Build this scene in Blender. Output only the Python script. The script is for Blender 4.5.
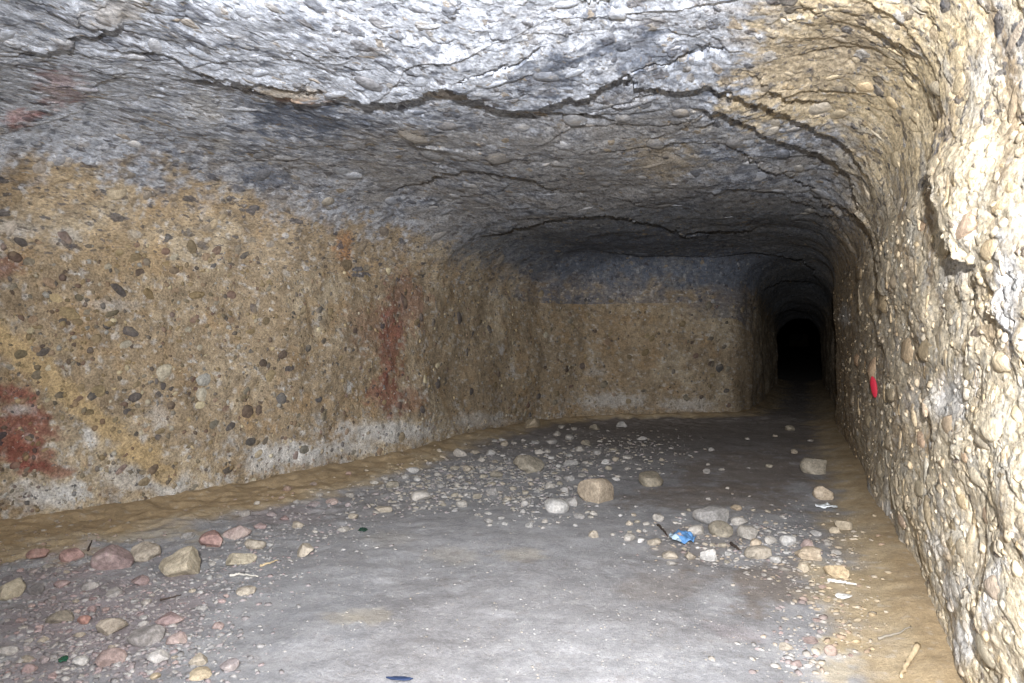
import bpy, bmesh, math, random
import numpy as np
from mathutils import Vector, Matrix, Euler

for o in list(bpy.data.objects): bpy.data.objects.remove(o)
scn = bpy.context.scene
C = scn.collection

# ------------------------------------------------------------------ camera
F_PX, CX, CY = 740.0, 512.0, 341.5
YAW = math.atan(288 / F_PX)                # the gallery runs off to the right of the view
CAM = np.array([0.0, 0.0, 1.4])
cam_d = bpy.data.cameras.new('camera'); cam_d.sensor_width = 36; cam_d.lens = 36 * F_PX / 1024
cam_d.clip_start = .02; cam_d.clip_end = 200
cam = bpy.data.objects.new('camera', cam_d); C.objects.link(cam)
cam.location = CAM; cam.rotation_euler = (math.pi / 2, 0, YAW)
scn.camera = cam

# ------------------------------------------------------------------ light: no daylight, one flash held above the camera
w = bpy.data.worlds.new('world'); scn.world = w; w.use_nodes = True
w.node_tree.nodes['Background'].inputs[0].default_value = (0, 0, 0, 1)
w.node_tree.nodes['Background'].inputs[1].default_value = 0
fl = bpy.data.lights.new('camera_flash', 'SPOT')
fl.energy = 3000; fl.spot_size = math.radians(120); fl.spot_blend = 1.0; fl.shadow_soft_size = .025
fl.color = (.965, .965, 1.0)
flo = bpy.data.objects.new('camera_flash', fl); C.objects.link(flo)
flo.location = (.07, -.5, 1.83); flo.rotation_euler = (math.radians(93.5), 0, YAW - math.radians(13))
scn.view_settings.view_transform = 'Standard'; scn.view_settings.look = 'None'
scn.view_settings.gamma = 1; scn.view_settings.use_curve_mapping = False
scn.view_settings.exposure = 0.0

# ------------------------------------------------------------------ helpers
rng = np.random.default_rng(7); random.seed(7)
def lin(r, g, b):
    c = np.array([r, g, b]) / 255.0
    return np.where(c <= .04045, c / 12.92, ((c + .055) / 1.055) ** 2.4)
N_T = 64
TAB = np.random.default_rng(3).random((N_T, N_T, N_T)).astype(np.float32)
def vnoise(P, freq, seed=0):
    """smooth value noise in 0..1 at world points P"""
    Q = np.asarray(P, np.float32) * np.float32(freq) + np.float32(seed * 17.31 + 1000.0)
    I = np.floor(Q).astype(np.int32); f = Q - I; f = f * f * (3 - 2 * f)
    a = I & 63; b = (I + 1) & 63
    x0, y0, z0 = a.T; x1, y1, z1 = b.T; fx, fy, fz = f.T
    def L(u, v, t): return u + (v - u) * t
    return L(L(L(TAB[x0, y0, z0], TAB[x1, y0, z0], fx), L(TAB[x0, y1, z0], TAB[x1, y1, z0], fx), fy),
             L(L(TAB[x0, y0, z1], TAB[x1, y0, z1], fx), L(TAB[x0, y1, z1], TAB[x1, y1, z1], fx), fy), fz)
def fbm(P, freq, octs=3, seed=0, gain=.5):
    s = 0; a = 1; t = 0
    for k in range(octs):
        s = s + a * vnoise(P, freq * 2.03 ** k, seed + k * 5); t += a; a *= gain
    return s / t
def sstep(a, b, x):
    t = np.clip((x - a) / (b - a), 0, 1); return t * t * (3 - 2 * t)

# ------------------------------------------------------------------ the gallery's plan and section (metres, Y runs down the gallery)
TY = np.arange(-7, 222, .02)
def table(knots, smooth):
    k = np.array(knots, float); v = np.interp(TY, k[:, 0], k[:, 1]); n = max(1, int(smooth / .02)) | 1
    ker = np.hanning(n + 2)[1:-1]; ker /= ker.sum()
    return np.convolve(np.pad(v, n // 2, mode='edge'), ker, 'valid')
T_XL = table([(-7, -4.6), (0, -5.7), (3.67, -5.4), (6, -4.65), (8, -4.4), (10.45, -4.3), (11.7, -4.1), (12.6, -3.6),
              (13.2, -2.5), (13.7, -1.6), (14.2, -1.12), (15.0, -.92), (16.5, -.8), (28, -.74), (28.3, -2.6), (222, -2.6)], .5)
T_XR = table([(-7, 1.0), (0, .76), (3.4, .62), (8, .62), (13, .55), (13.7, .55), (14.2, .68), (28, .69), (28.3, 2.0), (222, 2.0)], .3)
T_H = table([(-7, 2.7), (2, 2.86), (5, 2.95), (9, 2.97), (13, 2.95), (14.5, 2.9), (20, 2.62), (28, 2.2), (28.3, 3.4), (222, 3.4)], .3)
def XL(Y): return np.interp(Y, TY, T_XL)
def XR(Y): return np.interp(Y, TY, T_XR)
def HH(Y): return np.interp(Y, TY, T_H)
def radii(Y):
    wd = XR(Y) - XL(Y)
    return np.minimum(1.0, .42 * wd), .75 + 0 * wd, np.minimum(.55, .45 * wd), .62 + 0 * wd
def ztop(X, Y):
    rl, hl, rr, hr = radii(Y); xl, xr = XL(Y), XR(Y)
    a = np.clip((rl - (X - xl)) / rl, 0, 1); b = np.clip((rr - (xr - X)) / rr, 0, 1)
    u = np.clip((X - xl) / (xr - xl), 0, 1)
    return HH(Y) + .10 * (4 * u * (1 - u) - 1) - hl * (1 - np.sqrt(1 - a * a)) - hr * (1 - np.sqrt(1 - b * b))
def floor_z(X, Y):
    X = np.asarray(X, float); Y = np.asarray(Y, float)
    dl = X - XL(Y); dr = XR(Y) - X
    P = np.stack([X, Y, 0 * X], -1).reshape(-1, 3)
    n = (fbm(P, .7, 2, 40) - .5).reshape(X.shape) * .07 + (fbm(P, 4, 3, 41) - .5).reshape(X.shape) * .03
    edge = np.minimum(dl, dr + .0)
    near = sstep(0, 1, Y) * sstep(17, 14, Y)
    heap = .04 * np.exp(-(np.maximum(dl - .3, 0) / .9) ** 2) * near
    bank = .06 * np.exp(-(np.maximum(edge, 0) / .22) ** 2)
    rub = (fbm(P, 9, 2, 43) - .5).reshape(X.shape) * .06 * np.exp(-(dl / 1.8) ** 2)
    return n + heap + bank + rub

RIGHT = np.array([math.cos(YAW), math.sin(YAW), 0]); FWD = np.array([-math.sin(YAW), math.cos(YAW), 0])
def sight(px, py):
    d = FWD + RIGHT * ((px - CX) / F_PX) + np.array([0, 0, -(py - CY) / F_PX]); return d
def to_px(P):
    q = np.asarray(P, float) - CAM; z = np.maximum(q @ FWD, .05)
    return CX + F_PX * (q @ RIGHT) / z, CY - F_PX * q[..., 2] / z
def inside(P):
    return (P[0] > XL(P[1])) & (P[0] < XR(P[1])) & (P[2] > 0) & (P[2] < ztop(P[0], P[1]))
T_S = .3 * (60 / .3) ** np.linspace(0, 1, 260)
def where(px, py):
    """the spot on the rock that the photograph shows at this place: position, inward normal, depth"""
    d = sight(px, py); pts = (CAM[:, None] + d[:, None] * T_S[None])
    ok = inside(pts); k = int(np.argmin(ok)) if not ok.all() else len(T_S) - 1
    a, b = T_S[max(k - 1, 0)], T_S[k]
    for _ in range(22):
        m = (a + b) / 2
        if inside(CAM + d * m): a = m
        else: b = m
    p = CAM + d * a
    return p, normal_at(p), a
def normal_at(p):
    x, y, z = p; e = .03
    cand = {'f': z, 'l': x - XL(y), 'r': XR(y) - x}
    if z < .03: return np.array([0, 0, 1.0])
    def g(x, y, z):  # smooth inside-ness: distance-like to walls and roof
        return min(x - XL(y), XR(y) - x, .8 * (ztop(x, y) - z))
    n = np.array([g(x + e, y, z) - g(x - e, y, z), g(x, y + e, z) - g(x, y - e, z), g(x, y, z + e) - g(x, y, z - e)])
    return n / (np.linalg.norm(n) + 1e-9)

# ------------------------------------------------------------------ ledges and open cracks of the rock, traced on its surface
def P_(s): return [tuple(float(v) for v in q.split(',')) for q in s.split()]
LEDGES = [
 ('155,80 185,82 230,84 262,90 300,97 342,101', .07), ('342,98 378,92 400,89 425,80 442,75 478,90 502,102 530,104 556,98 585,92 609,83 632,78 643,90 684,92 714,90 751,102 784,115 817,128 841,136 857,150 866,163 874,183', .12),
 ('684,115 721,115 734,120 774,140 807,150 837,160 851,173 866,205 872,232', .12), ('684,137 707,133 731,125', .05),
 ('727,143 747,163 774,173 804,183 831,202 857,210 871,220', .06), ('694,195 744,187 784,193 824,213 866,224', .05),
 ('475,237 500,228 522,221 542,218 569,212 602,210 626,213 649,219 676,227 684,231 704,228 741,231 764,230', .15),
 ('600,248 640,250 684,251 724,253 757,252 781,255 801,259 814,268 822,285', .14),
 ('385,200 425,188 442,180 475,173 509,173 532,178 549,187 572,195', .07), ('595,193 629,198 656,210', .05),
 ('509,108 539,112 559,115 569,120 589,115 609,123 619,132', .05), ('465,22 489,32 525,35', .04), ('575,3 589,8 609,12 629,2', .05),
 ('0,43 20,47 43,52 60,52 77,38 100,30 115,27 128,13', .05), ('93,55 134,53 167,57 200,70 234,78 267,80 300,84 320,85 341,100', .04),
 ('734,72 764,87 784,100 817,103 839,103', .05), ('794,2 814,15 837,22', .05), ('857,20 866,32 884,42 911,60 931,80', .04),
 ('360,80 374,94 395,90', .03), ('395,140 420,146 435,134', .04), ('417,162 432,170 448,165', .03), ('640,135 665,150 690,146', .03),
 ('935,126 942,156 944,173 954,185 959,217 967,244 978,267', .07), ('869,228 876,248 881,278 891,295', .06), ('876,328 881,341 884,360', .05),
 ('961,228 974,255 979,265', .05), ('971,405 981,428 982,455', .05), ('907,493 917,516', .05), ('981,569 997,629 1001,676', .06), ('922,385 926,415 931,435', .05),
 ('755,296 776,284 798,282 817,287', .10), ('773,314 790,309 809,314 817,323', .10)]
SEG = []; LSC = .74
for s, A in LEDGES:
    pts = P_(s); H = [where(*q) for q in pts]; n = len(H); run = []
    for i in range(n - 1):
        p, nn, z = H[i]; q, n2, z2 = H[i + 1]
        if np.linalg.norm(q - p) > 4: continue
        gain = 1.9 if p[0] > XR(p[1]) - .15 else 1.0
        tap0 = gain * (.3 if i == 0 else 1); tap1 = gain * (.3 if i == n - 2 else 1)
        run.append((p, q, nn + n2, LSC * A * tap0, LSC * A * tap1))
    SEG.append(run)

def ledge_disp(P):
    """how far the lip of a ledge hangs into the gallery"""
    W = P + .10 * np.stack([vnoise(P, 6, s) - .5 for s in (60, 61, 62)], -1) + .08 * np.stack([vnoise(P, 19, s) - .5 for s in (63, 64, 65)], -1) + .035 * np.stack([vnoise(P, 55, s) - .5 for s in (66, 67, 68)], -1)
    out = np.zeros(len(P))
    for run in SEG:
        if not run: continue
        pts = np.array([r_[0] for r_ in run] + [run[-1][1]]); lo, hi = pts.min(0) - 1.2, pts.max(0) + 1.2
        idx = np.nonzero(((W > lo) & (W < hi)).all(1))[0]
        if not len(idx): continue
        Wi = W[idx]; best = np.full(len(idx), 9.0); sgn = np.zeros(len(idx)); amp = np.zeros(len(idx))
        for p, q, nn, A0, A1 in run:
            V = Wi - p; d = q - p; L2 = d @ d + 1e-9
            t0 = V @ d / L2; t = np.clip(t0, 0, 1); r = V - t[:, None] * d
            dist = np.sqrt((r * r).sum(1)); side = np.cross(nn, d); s = np.sign(r @ side)
            up = dist < best; best[up] = dist[up]; sgn[up] = s[up]; amp[up] = (A0 + (A1 - A0) * t[up])
        ends = np.minimum(np.linalg.norm(Wi - pts[0], axis=1), np.linalg.norm(Wi - pts[-1], axis=1))
        amp *= sstep(0, .25, ends)
        out[idx] += amp * np.where(sgn > 0, .55 * np.exp(-(best / .45)), -.6 * np.exp(-(best / .35)))
    return out

CELLS = np.random.default_rng(9).random((32, 32, 32, 6)).astype(np.float32)
def plates(P, freq, warp, seed):
    """broken cells: (distance to nearest centre, random of that cell, offset vector from its centre)"""
    W = P + warp * np.stack([vnoise(P, freq * 1.5, seed + k) - .5 for k in range(3)], -1) + warp * .45 * np.stack([vnoise(P, freq * 4.5, seed + 5 + k) - .5 for k in range(3)], -1)
    Q = (W * freq + seed * 3.7 + 500).astype(np.float32); I = np.floor(Q).astype(np.int32); f = Q - I
    best = np.full(len(P), 9, np.float32); rnd = np.zeros((len(P), 3), np.float32); off = np.zeros((len(P), 3), np.float32)
    for dx in (-1, 0, 1):
        for dy in (-1, 0, 1):
            for dz in (-1, 0, 1):
                c = CELLS[(I[:, 0] + dx) & 31, (I[:, 1] + dy) & 31, (I[:, 2] + dz) & 31]
                v = f - c[:, :3] - np.array([dx, dy, dz], np.float32); d = (v * v).sum(1); m = d < best
                best[m] = d[m]; rnd[m] = c[m, 3:]; off[m] = v[m]
    return np.sqrt(best), rnd, off
def rock_disp(P, kind):
    """relief of the rock face at base points P, metres towards the inside of the gallery"""
    P = np.asarray(P, float)
    if kind == 'left':
        d = (fbm(P, .6, 2, 1) - .5) * .28 + (fbm(P, 2.6, 3, 2) - .5) * .11 + (fbm(P, 13, 3, 3) - .5) * .03
    elif kind == 'right':
        Q = P * np.array([1, .45, 1])
        d = (fbm(P, .8, 2, 1) - .5) * .10 + (fbm(Q, 3.5, 2, 2) - .5) * .07 + (fbm(Q, 15, 3, 3) - .5) * .014
        F, r, v = plates(Q, 8, .09, 21); k = sstep(.25, .6, r[:, 1])
        d = d + k * (.014 * (r[:, 0] - .3) + .013 * (v[:, 1] * .8 + v[:, 2] * (r[:, 2] - .5))) - .016 * F ** 2
        F, r, v = plates(Q, 18, .05, 33)
        d = d + .003 * (r[:, 0] - .5) + .003 * v[:, 1] - .005 * F ** 2
    else:
        Q = P * np.array([1, .7, 1])
        d = (fbm(Q, .6, 2, 1) - .5) * .20 + (fbm(Q, 2.2, 2, 2) - .5) * .06 + (fbm(Q, 12, 3, 3) - .5) * .010
        s = P[:, 1] * 1.5 + P[:, 0] * .2 + fbm(Q, 1.0, 3, 21) * 2.2
        f = s - np.floor(s); m = sstep(.45, .65, vnoise(P, 1.7, 22))
        d = d + .014 * m * f ** 2.2
        F, r, v = plates(P * np.array([1, .5, 1]), 6.5, .14, 41); k = sstep(.3, .7, r[:, 1])
        d = d + k * (.008 * (r[:, 0] - .5) + .008 * v[:, 1]) - .006 * F ** 2
        F, r, v = plates(P * np.array([1, .5, 1]), 15, .06, 47)
        d = d + .002 * (r[:, 0] - .5) + .0015 * v[:, 1] - .005 * F ** 2
    return d
def blend_kind(P, N):
    """share of left wall / roof / right wall at a base point, from its height on the section"""
    zt = HH(P[:, 1]); roof = sstep(-.85, -.25, P[:, 2] - zt)
    left = (P[:, 0] < (XL(P[:, 1]) + XR(P[:, 1])) / 2)
    return roof, left
def relief(P):
    P = np.asarray(P, float); roof, left = blend_kind(P, None)
    out = np.zeros(len(P))
    for msk, k in ((left, 'left'), (~left, 'right')):
        m = msk & (roof < 1)
        if m.any(): out[m] += (1 - roof[m]) * rock_disp(P[m], k)
    m = roof > 0
    if m.any(): out[m] += roof[m] * rock_disp(P[m], 'roof')
    return out + ledge_disp(P)

# ------------------------------------------------------------------ colour of the rock
TAN = lin(157, 141, 117); TAN2 = lin(180, 166, 142); OCHRE = lin(158, 133, 99); BROWN = lin(127, 112, 92)
SOOT = lin(126, 132, 143); SOOT2 = lin(92, 101, 117); ASH = lin(188, 194, 204); CHALK = lin(206, 206, 204); RED = lin(128, 74, 66); ROSE = lin(170, 120, 105)
def mix(c, k, m): return c + (np.asarray(k) - c) * m[:, None]
# stains, patches and a painted-in flash glare: centre, half axes as seen in the photograph, colour, strength
MUD = lin(172, 154, 122)
PATCH = [(830, 75, 110, 90, lin(206, 188, 152), .85), (905, 130, 60, 90, lin(204, 186, 150), .7), (8, 342, 24, 9, MUD, .95), (35, 364, 26, 10, MUD, .95), (68, 394, 26, 11, MUD, .95), (100, 422, 26, 11, MUD, .95), (135, 452, 28, 11, MUD, .95), (160, 470, 22, 9, MUD, .7), (60, 345, 30, 12, MUD, .4), (120, 250, 50, 26, lin(176, 152, 114), .3), (60, 190, 50, 26, lin(176, 150, 112), .3), (200, 210, 60, 20, lin(174, 148, 110), .3),
 (800, 75, 70, 40, TAN2, .85), (845, 60, 50, 60, TAN2, .8), (285, 92, 50, 12, TAN2, .7), (300, 102, 30, 8, lin(190, 150, 120), .6), (660, 165, 40, 22, TAN2, .65),
 (450, 95, 40, 9, TAN2, .5), (410, 132, 26, 8, TAN2, .5), (110, 12, 40, 14, TAN2, .4), (60, 95, 30, 22, ROSE, .4), (20, 120, 20, 10, lin(180, 110, 90), .45), (545, 75, 40, 20, SOOT2, .6), (640, 62, 50, 18, SOOT2, .6), (310, 125, 60, 22, SOOT2, .8),
 (250, 110, 24, 14, SOOT2, .5), (262, 180, 30, 14, SOOT2, .7), (620, 245, 110, 22, SOOT2, .75), (740, 262, 60, 16, SOOT2, .6), (790, 45, 14, 10, TAN2, .4),
 (205, 118, 26, 16, CHALK, .55), (222, 150, 12, 10, CHALK, .6), (70, 238, 16, 9, CHALK, .45), (20, 230, 22, 10, CHALK, .45), (115, 305, 24, 8, CHALK, .3), (160, 415, 12, 16, CHALK, .35),
 (20, 428, 40, 34, RED, .75), (12, 395, 34, 10, RED, .7), (55, 470, 26, 8, RED, .6), (30, 455, 34, 16, RED, .55), (8, 265, 20, 12, lin(120, 70, 70), .5), (20, 410, 18, 7, CHALK, .5),
 (392, 345, 14, 46, RED, .62), (405, 300, 22, 30, RED, .4), (388, 395, 16, 26, RED, .6), (412, 400, 14, 16, RED, .4), (375, 330, 30, 26, RED, .25), (345, 250, 10, 20, lin(170, 110, 60), .4),
 (90, 435, 10, 12, CHALK, .8), (40, 495, 36, 14, CHALK, .75), (75, 490, 16, 10, CHALK, .8), (130, 478, 30, 14, CHALK, .5), (170, 485, 24, 14, CHALK, .7), (300, 455, 40, 13, CHALK, .8), (390, 432, 46, 12, CHALK, .75), (350, 448, 30, 8, CHALK, .6), (265, 465, 20, 10, CHALK, .6),
 (610, 400, 36, 9, CHALK, .5), (690, 405, 30, 8, CHALK, .4), (480, 420, 26, 8, CHALK, .45), (352, 388, 6, 9, CHALK, .9), (500, 350, 3, 8, CHALK, .7), (512, 372, 3, 8, CHALK, .6), (595, 372, 12, 5, CHALK, .35), (640, 330, 60, 30, OCHRE, .4),
 (845, 315, 6, 12, CHALK, .75), (870, 498, 8, 18, CHALK, .75), (885, 510, 8, 12, CHALK, .7), (945, 400, 16, 30, CHALK, .55), (935, 400, 16, 26, CHALK, .4), (965, 640, 14, 30, CHALK, .8), (1005, 590, 14, 40, CHALK, .7), (1012, 290, 16, 60, CHALK, .8), (955, 590, 20, 20, CHALK, .6), (935, 545, 14, 16, CHALK, .5), (985, 70, 18, 26, CHALK, .45), (950, 270, 18, 14, CHALK, .45),  # tall white patch at the far right paints in the flash's overexposure
 (912, 400, 10, 24, CHALK, .3), (905, 250, 12, 10, OCHRE, .5), (985, 330, 12, 20, OCHRE, .5), (950, 120, 20, 20, OCHRE, .3), (910, 440, 20, 16, OCHRE, .35), (870, 560, 14, 30, OCHRE, .3)]
def local_frame(px, py, a, b):
    p, n, z = where(px, py); q1 = where(px + a, py)[0]; q2 = where(px, py - b)[0]
    lim = 4 * max(a, b) * z / F_PX
    u = q1 - p; v = q2 - p
    if np.linalg.norm(u) > 3 * lim: u = p - where(px - a, py)[0]
    if np.linalg.norm(v) > 3 * lim: v = p - where(px, py + b)[0]
    return p, n, u, v
PATCHF = [local_frame(a, b, c, d) + (col, s) for a, b, c, d, col, s in PATCH]
def patches(P, col, warp):
    for p, n, u, v, k, s in PATCHF:
        R = 1.7 * max(np.linalg.norm(u), np.linalg.norm(v))
        idx = np.nonzero((np.abs(P - p) < R).all(1))[0]
        if not len(idx): continue
        D = P[idx] - p; G = np.array([[u @ u, u @ v], [u @ v, v @ v]]) + np.eye(2) * 1e-6
        far = np.abs(D @ n) > .12 + .35 * max(np.linalg.norm(u), np.linalg.norm(v))
        st = np.linalg.solve(G, np.stack([D @ u, D @ v])); r = np.sqrt((st ** 2).sum(0)) + (warp[idx] - .5) * 2.6
        m = sstep(1.15, .45, r) * s * ~far
        col[idx] = mix(col[idx], k, m)
    return col
BZ = [where(*q)[0] for q in P_('2,112 60,132 130,152 185,172 240,192 290,208 330,222 400,240 470,258 545,274 650,283 745,292')]
BZY = np.array([p[1] for p in BZ] + [20, 28]); BZZ = np.array([p[2] for p in BZ] + [2.15, 1.75])
BX = [where(*q)[0] for q in P_('742,2 765,55 790,95 825,118 848,150 850,190')]
BXY = np.array([p[1] for p in BX] + [13.0, 16, 28]); BXX = np.array([p[0] for p in BX] + [.5, .7, .7])
o_ = np.argsort(BXY); BXY, BXX = BXY[o_], BXX[o_]
o_ = np.argsort(BZY); BZY, BZZ = BZY[o_], BZZ[o_]
MUDP = np.array([where(*q)[0] for q in P_('-20,322 8,342 35,362 68,392 100,420 135,450 168,476')])
def mud_band(P, warp):
    d = np.full(len(P), 9.0)
    idx = np.nonzero((P[:, 0] < -3.5) & (P[:, 1] < 8))[0]
    if len(idx):
        b = np.full(len(idx), 9.0)
        for p, q in zip(MUDP[:-1], MUDP[1:]):
            V = P[idx] - p; e = q - p; t = np.clip(V @ e / (e @ e), 0, 1); b = np.minimum(b, np.linalg.norm(V - t[:, None] * e, axis=1))
        d[idx] = b
    return sstep(.13, .05, d + (warp - .5) * .12)
def rock_colour(P):
    n1 = fbm(P, 1.3, 3, 70); n2 = fbm(P, 5, 3, 71); n3 = fbm(P, 24, 3, 72); n4 = fbm(P, 9, 4, 73)
    col = np.tile(TAN, (len(P), 1))
    col = mix(col, TAN2, sstep(.45, .7, n1)); col = mix(col, OCHRE, sstep(.52, .75, n2) * .6); col = mix(col, BROWN, sstep(.5, .75, n4) * .6)
    col = mix(col, CHALK, sstep(.60, .74, n3) * .45)
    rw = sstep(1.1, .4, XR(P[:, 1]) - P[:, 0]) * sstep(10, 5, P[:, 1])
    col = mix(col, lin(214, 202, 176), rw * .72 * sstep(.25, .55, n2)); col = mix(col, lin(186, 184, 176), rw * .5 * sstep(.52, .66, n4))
    # smoke-blackened roof
    bz = np.minimum(np.interp(P[:, 1], BZY, BZZ), HH(P[:, 1]) - .3); bx = np.interp(P[:, 1], BXY, BXX)
    s = sstep(-.12, .14, P[:, 2] - bz + (n2 - .5) * .55 + (n3 - .5) * .3) * sstep(.22, -.18, P[:, 0] - bx + (n4 - .5) * .7 + (n1 - .5) * .3)
    sc = np.tile(SOOT, (len(P), 1))
    sc = mix(sc, SOOT2, sstep(.5, .68, n4) * .8); sc = mix(sc, ASH, sstep(.50, .64, n3) * .8); sc = mix(sc, TAN, sstep(.55, .75, n2) * .35)
    Q = P * np.array([1, .8, 1])
    sc = mix(sc, ASH, sstep(.5, .62, fbm(Q, 16, 3, 75)) * .75)
    near = sstep(4.8, 3.6, P[:, 1]); sc = mix(sc, lin(206, 212, 222), near * .8 * sstep(.3, .55, n4))  # nearest roof coloured paler, painting in the flash's brightest fall
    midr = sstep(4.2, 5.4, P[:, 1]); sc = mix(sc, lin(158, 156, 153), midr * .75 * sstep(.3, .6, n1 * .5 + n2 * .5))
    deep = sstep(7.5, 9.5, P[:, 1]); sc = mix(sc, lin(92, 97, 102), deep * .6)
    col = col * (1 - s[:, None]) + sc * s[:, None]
    # white crust low on the left wall
    lw = sstep(.75, .15, P[:, 2] + (n2 - .5) * .9) * (P[:, 0] < XL(P[:, 1]) + .8) * sstep(14, 11, P[:, 1])
    col = mix(col, CHALK, lw * sstep(.50, .66, n3 * .4 + n4 * .6) * .55)
    col = patches(P, col, n4 * .55 + n3 * .45)
    mb = mud_band(P, n4); col = mix(col, lin(182, 160, 122), mb * .9)
    return col, np.where(mb > 0, np.maximum(s, mb * 1.1), s)

# ------------------------------------------------------------------ materials
def new_mat(name):
    m = bpy.data.materials.new(name); m.use_nodes = True; nt = m.node_tree
    b = nt.nodes['Principled BSDF']; b.inputs['Roughness'].default_value = .9
    b.inputs['Specular IOR Level'].default_value = .25
    return m, nt, b
def nd(nt, t, **kw):
    n = nt.nodes.new(t)
    for k, v in kw.items(): setattr(n, k, v)
    return n
def inp(n, **kw):
    for k, v in kw.items(): n.inputs[k].default_value = v
def lk(nt, a, b): nt.links.new(a, b)
def mixrgb(nt, fac, a, b, mode='MIX'):
    n = nd(nt, 'ShaderNodeMix', data_type='RGBA', blend_type=mode)
    for s, v in ((n.inputs[0], fac), (n.inputs[6], a), (n.inputs[7], b)):
        if hasattr(v, 'links') or isinstance(v, bpy.types.NodeSocket): lk(nt, v, s)
        else: s.default_value = v if not isinstance(v, tuple) or len(v) == 4 else (*v, 1)
    return n.outputs[2]
def math_(nt, op, a, b=0.0, clamp=False):
    n = nd(nt, 'ShaderNodeMath', operation=op, use_clamp=clamp)
    for s, v in ((n.inputs[0], a), (n.inputs[1], b)):
        if isinstance(v, bpy.types.NodeSocket): lk(nt, v, s)
        else: s.default_value = v
    return n.outputs[0]
def remap(nt, v, a, b, c=0.0, d=1.0):
    n = nd(nt, 'ShaderNodeMapRange', interpolation_type='SMOOTHSTEP'); lk(nt, v, n.inputs[0])
    for i, x in enumerate((a, b, c, d)): n.inputs[i + 1].default_value = x
    return n.outputs[0]
def noise(nt, vec, scale, detail=4, rough=.55):
    n = nd(nt, 'ShaderNodeTexNoise'); lk(nt, vec, n.inputs['Vector']); inp(n, Scale=scale, Detail=detail, Roughness=rough); return n
def ramp(nt, fac, stops):
    n = nd(nt, 'ShaderNodeValToRGB'); n.color_ramp.interpolation = 'CONSTANT'
    e = n.color_ramp.elements
    while len(e) < len(stops): e.new(.5)
    for k, (p, c) in enumerate(stops): e[k].position = p; e[k].color = (*c, 1)
    lk(nt, fac, n.inputs[0]); return n.outputs[0]

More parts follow.
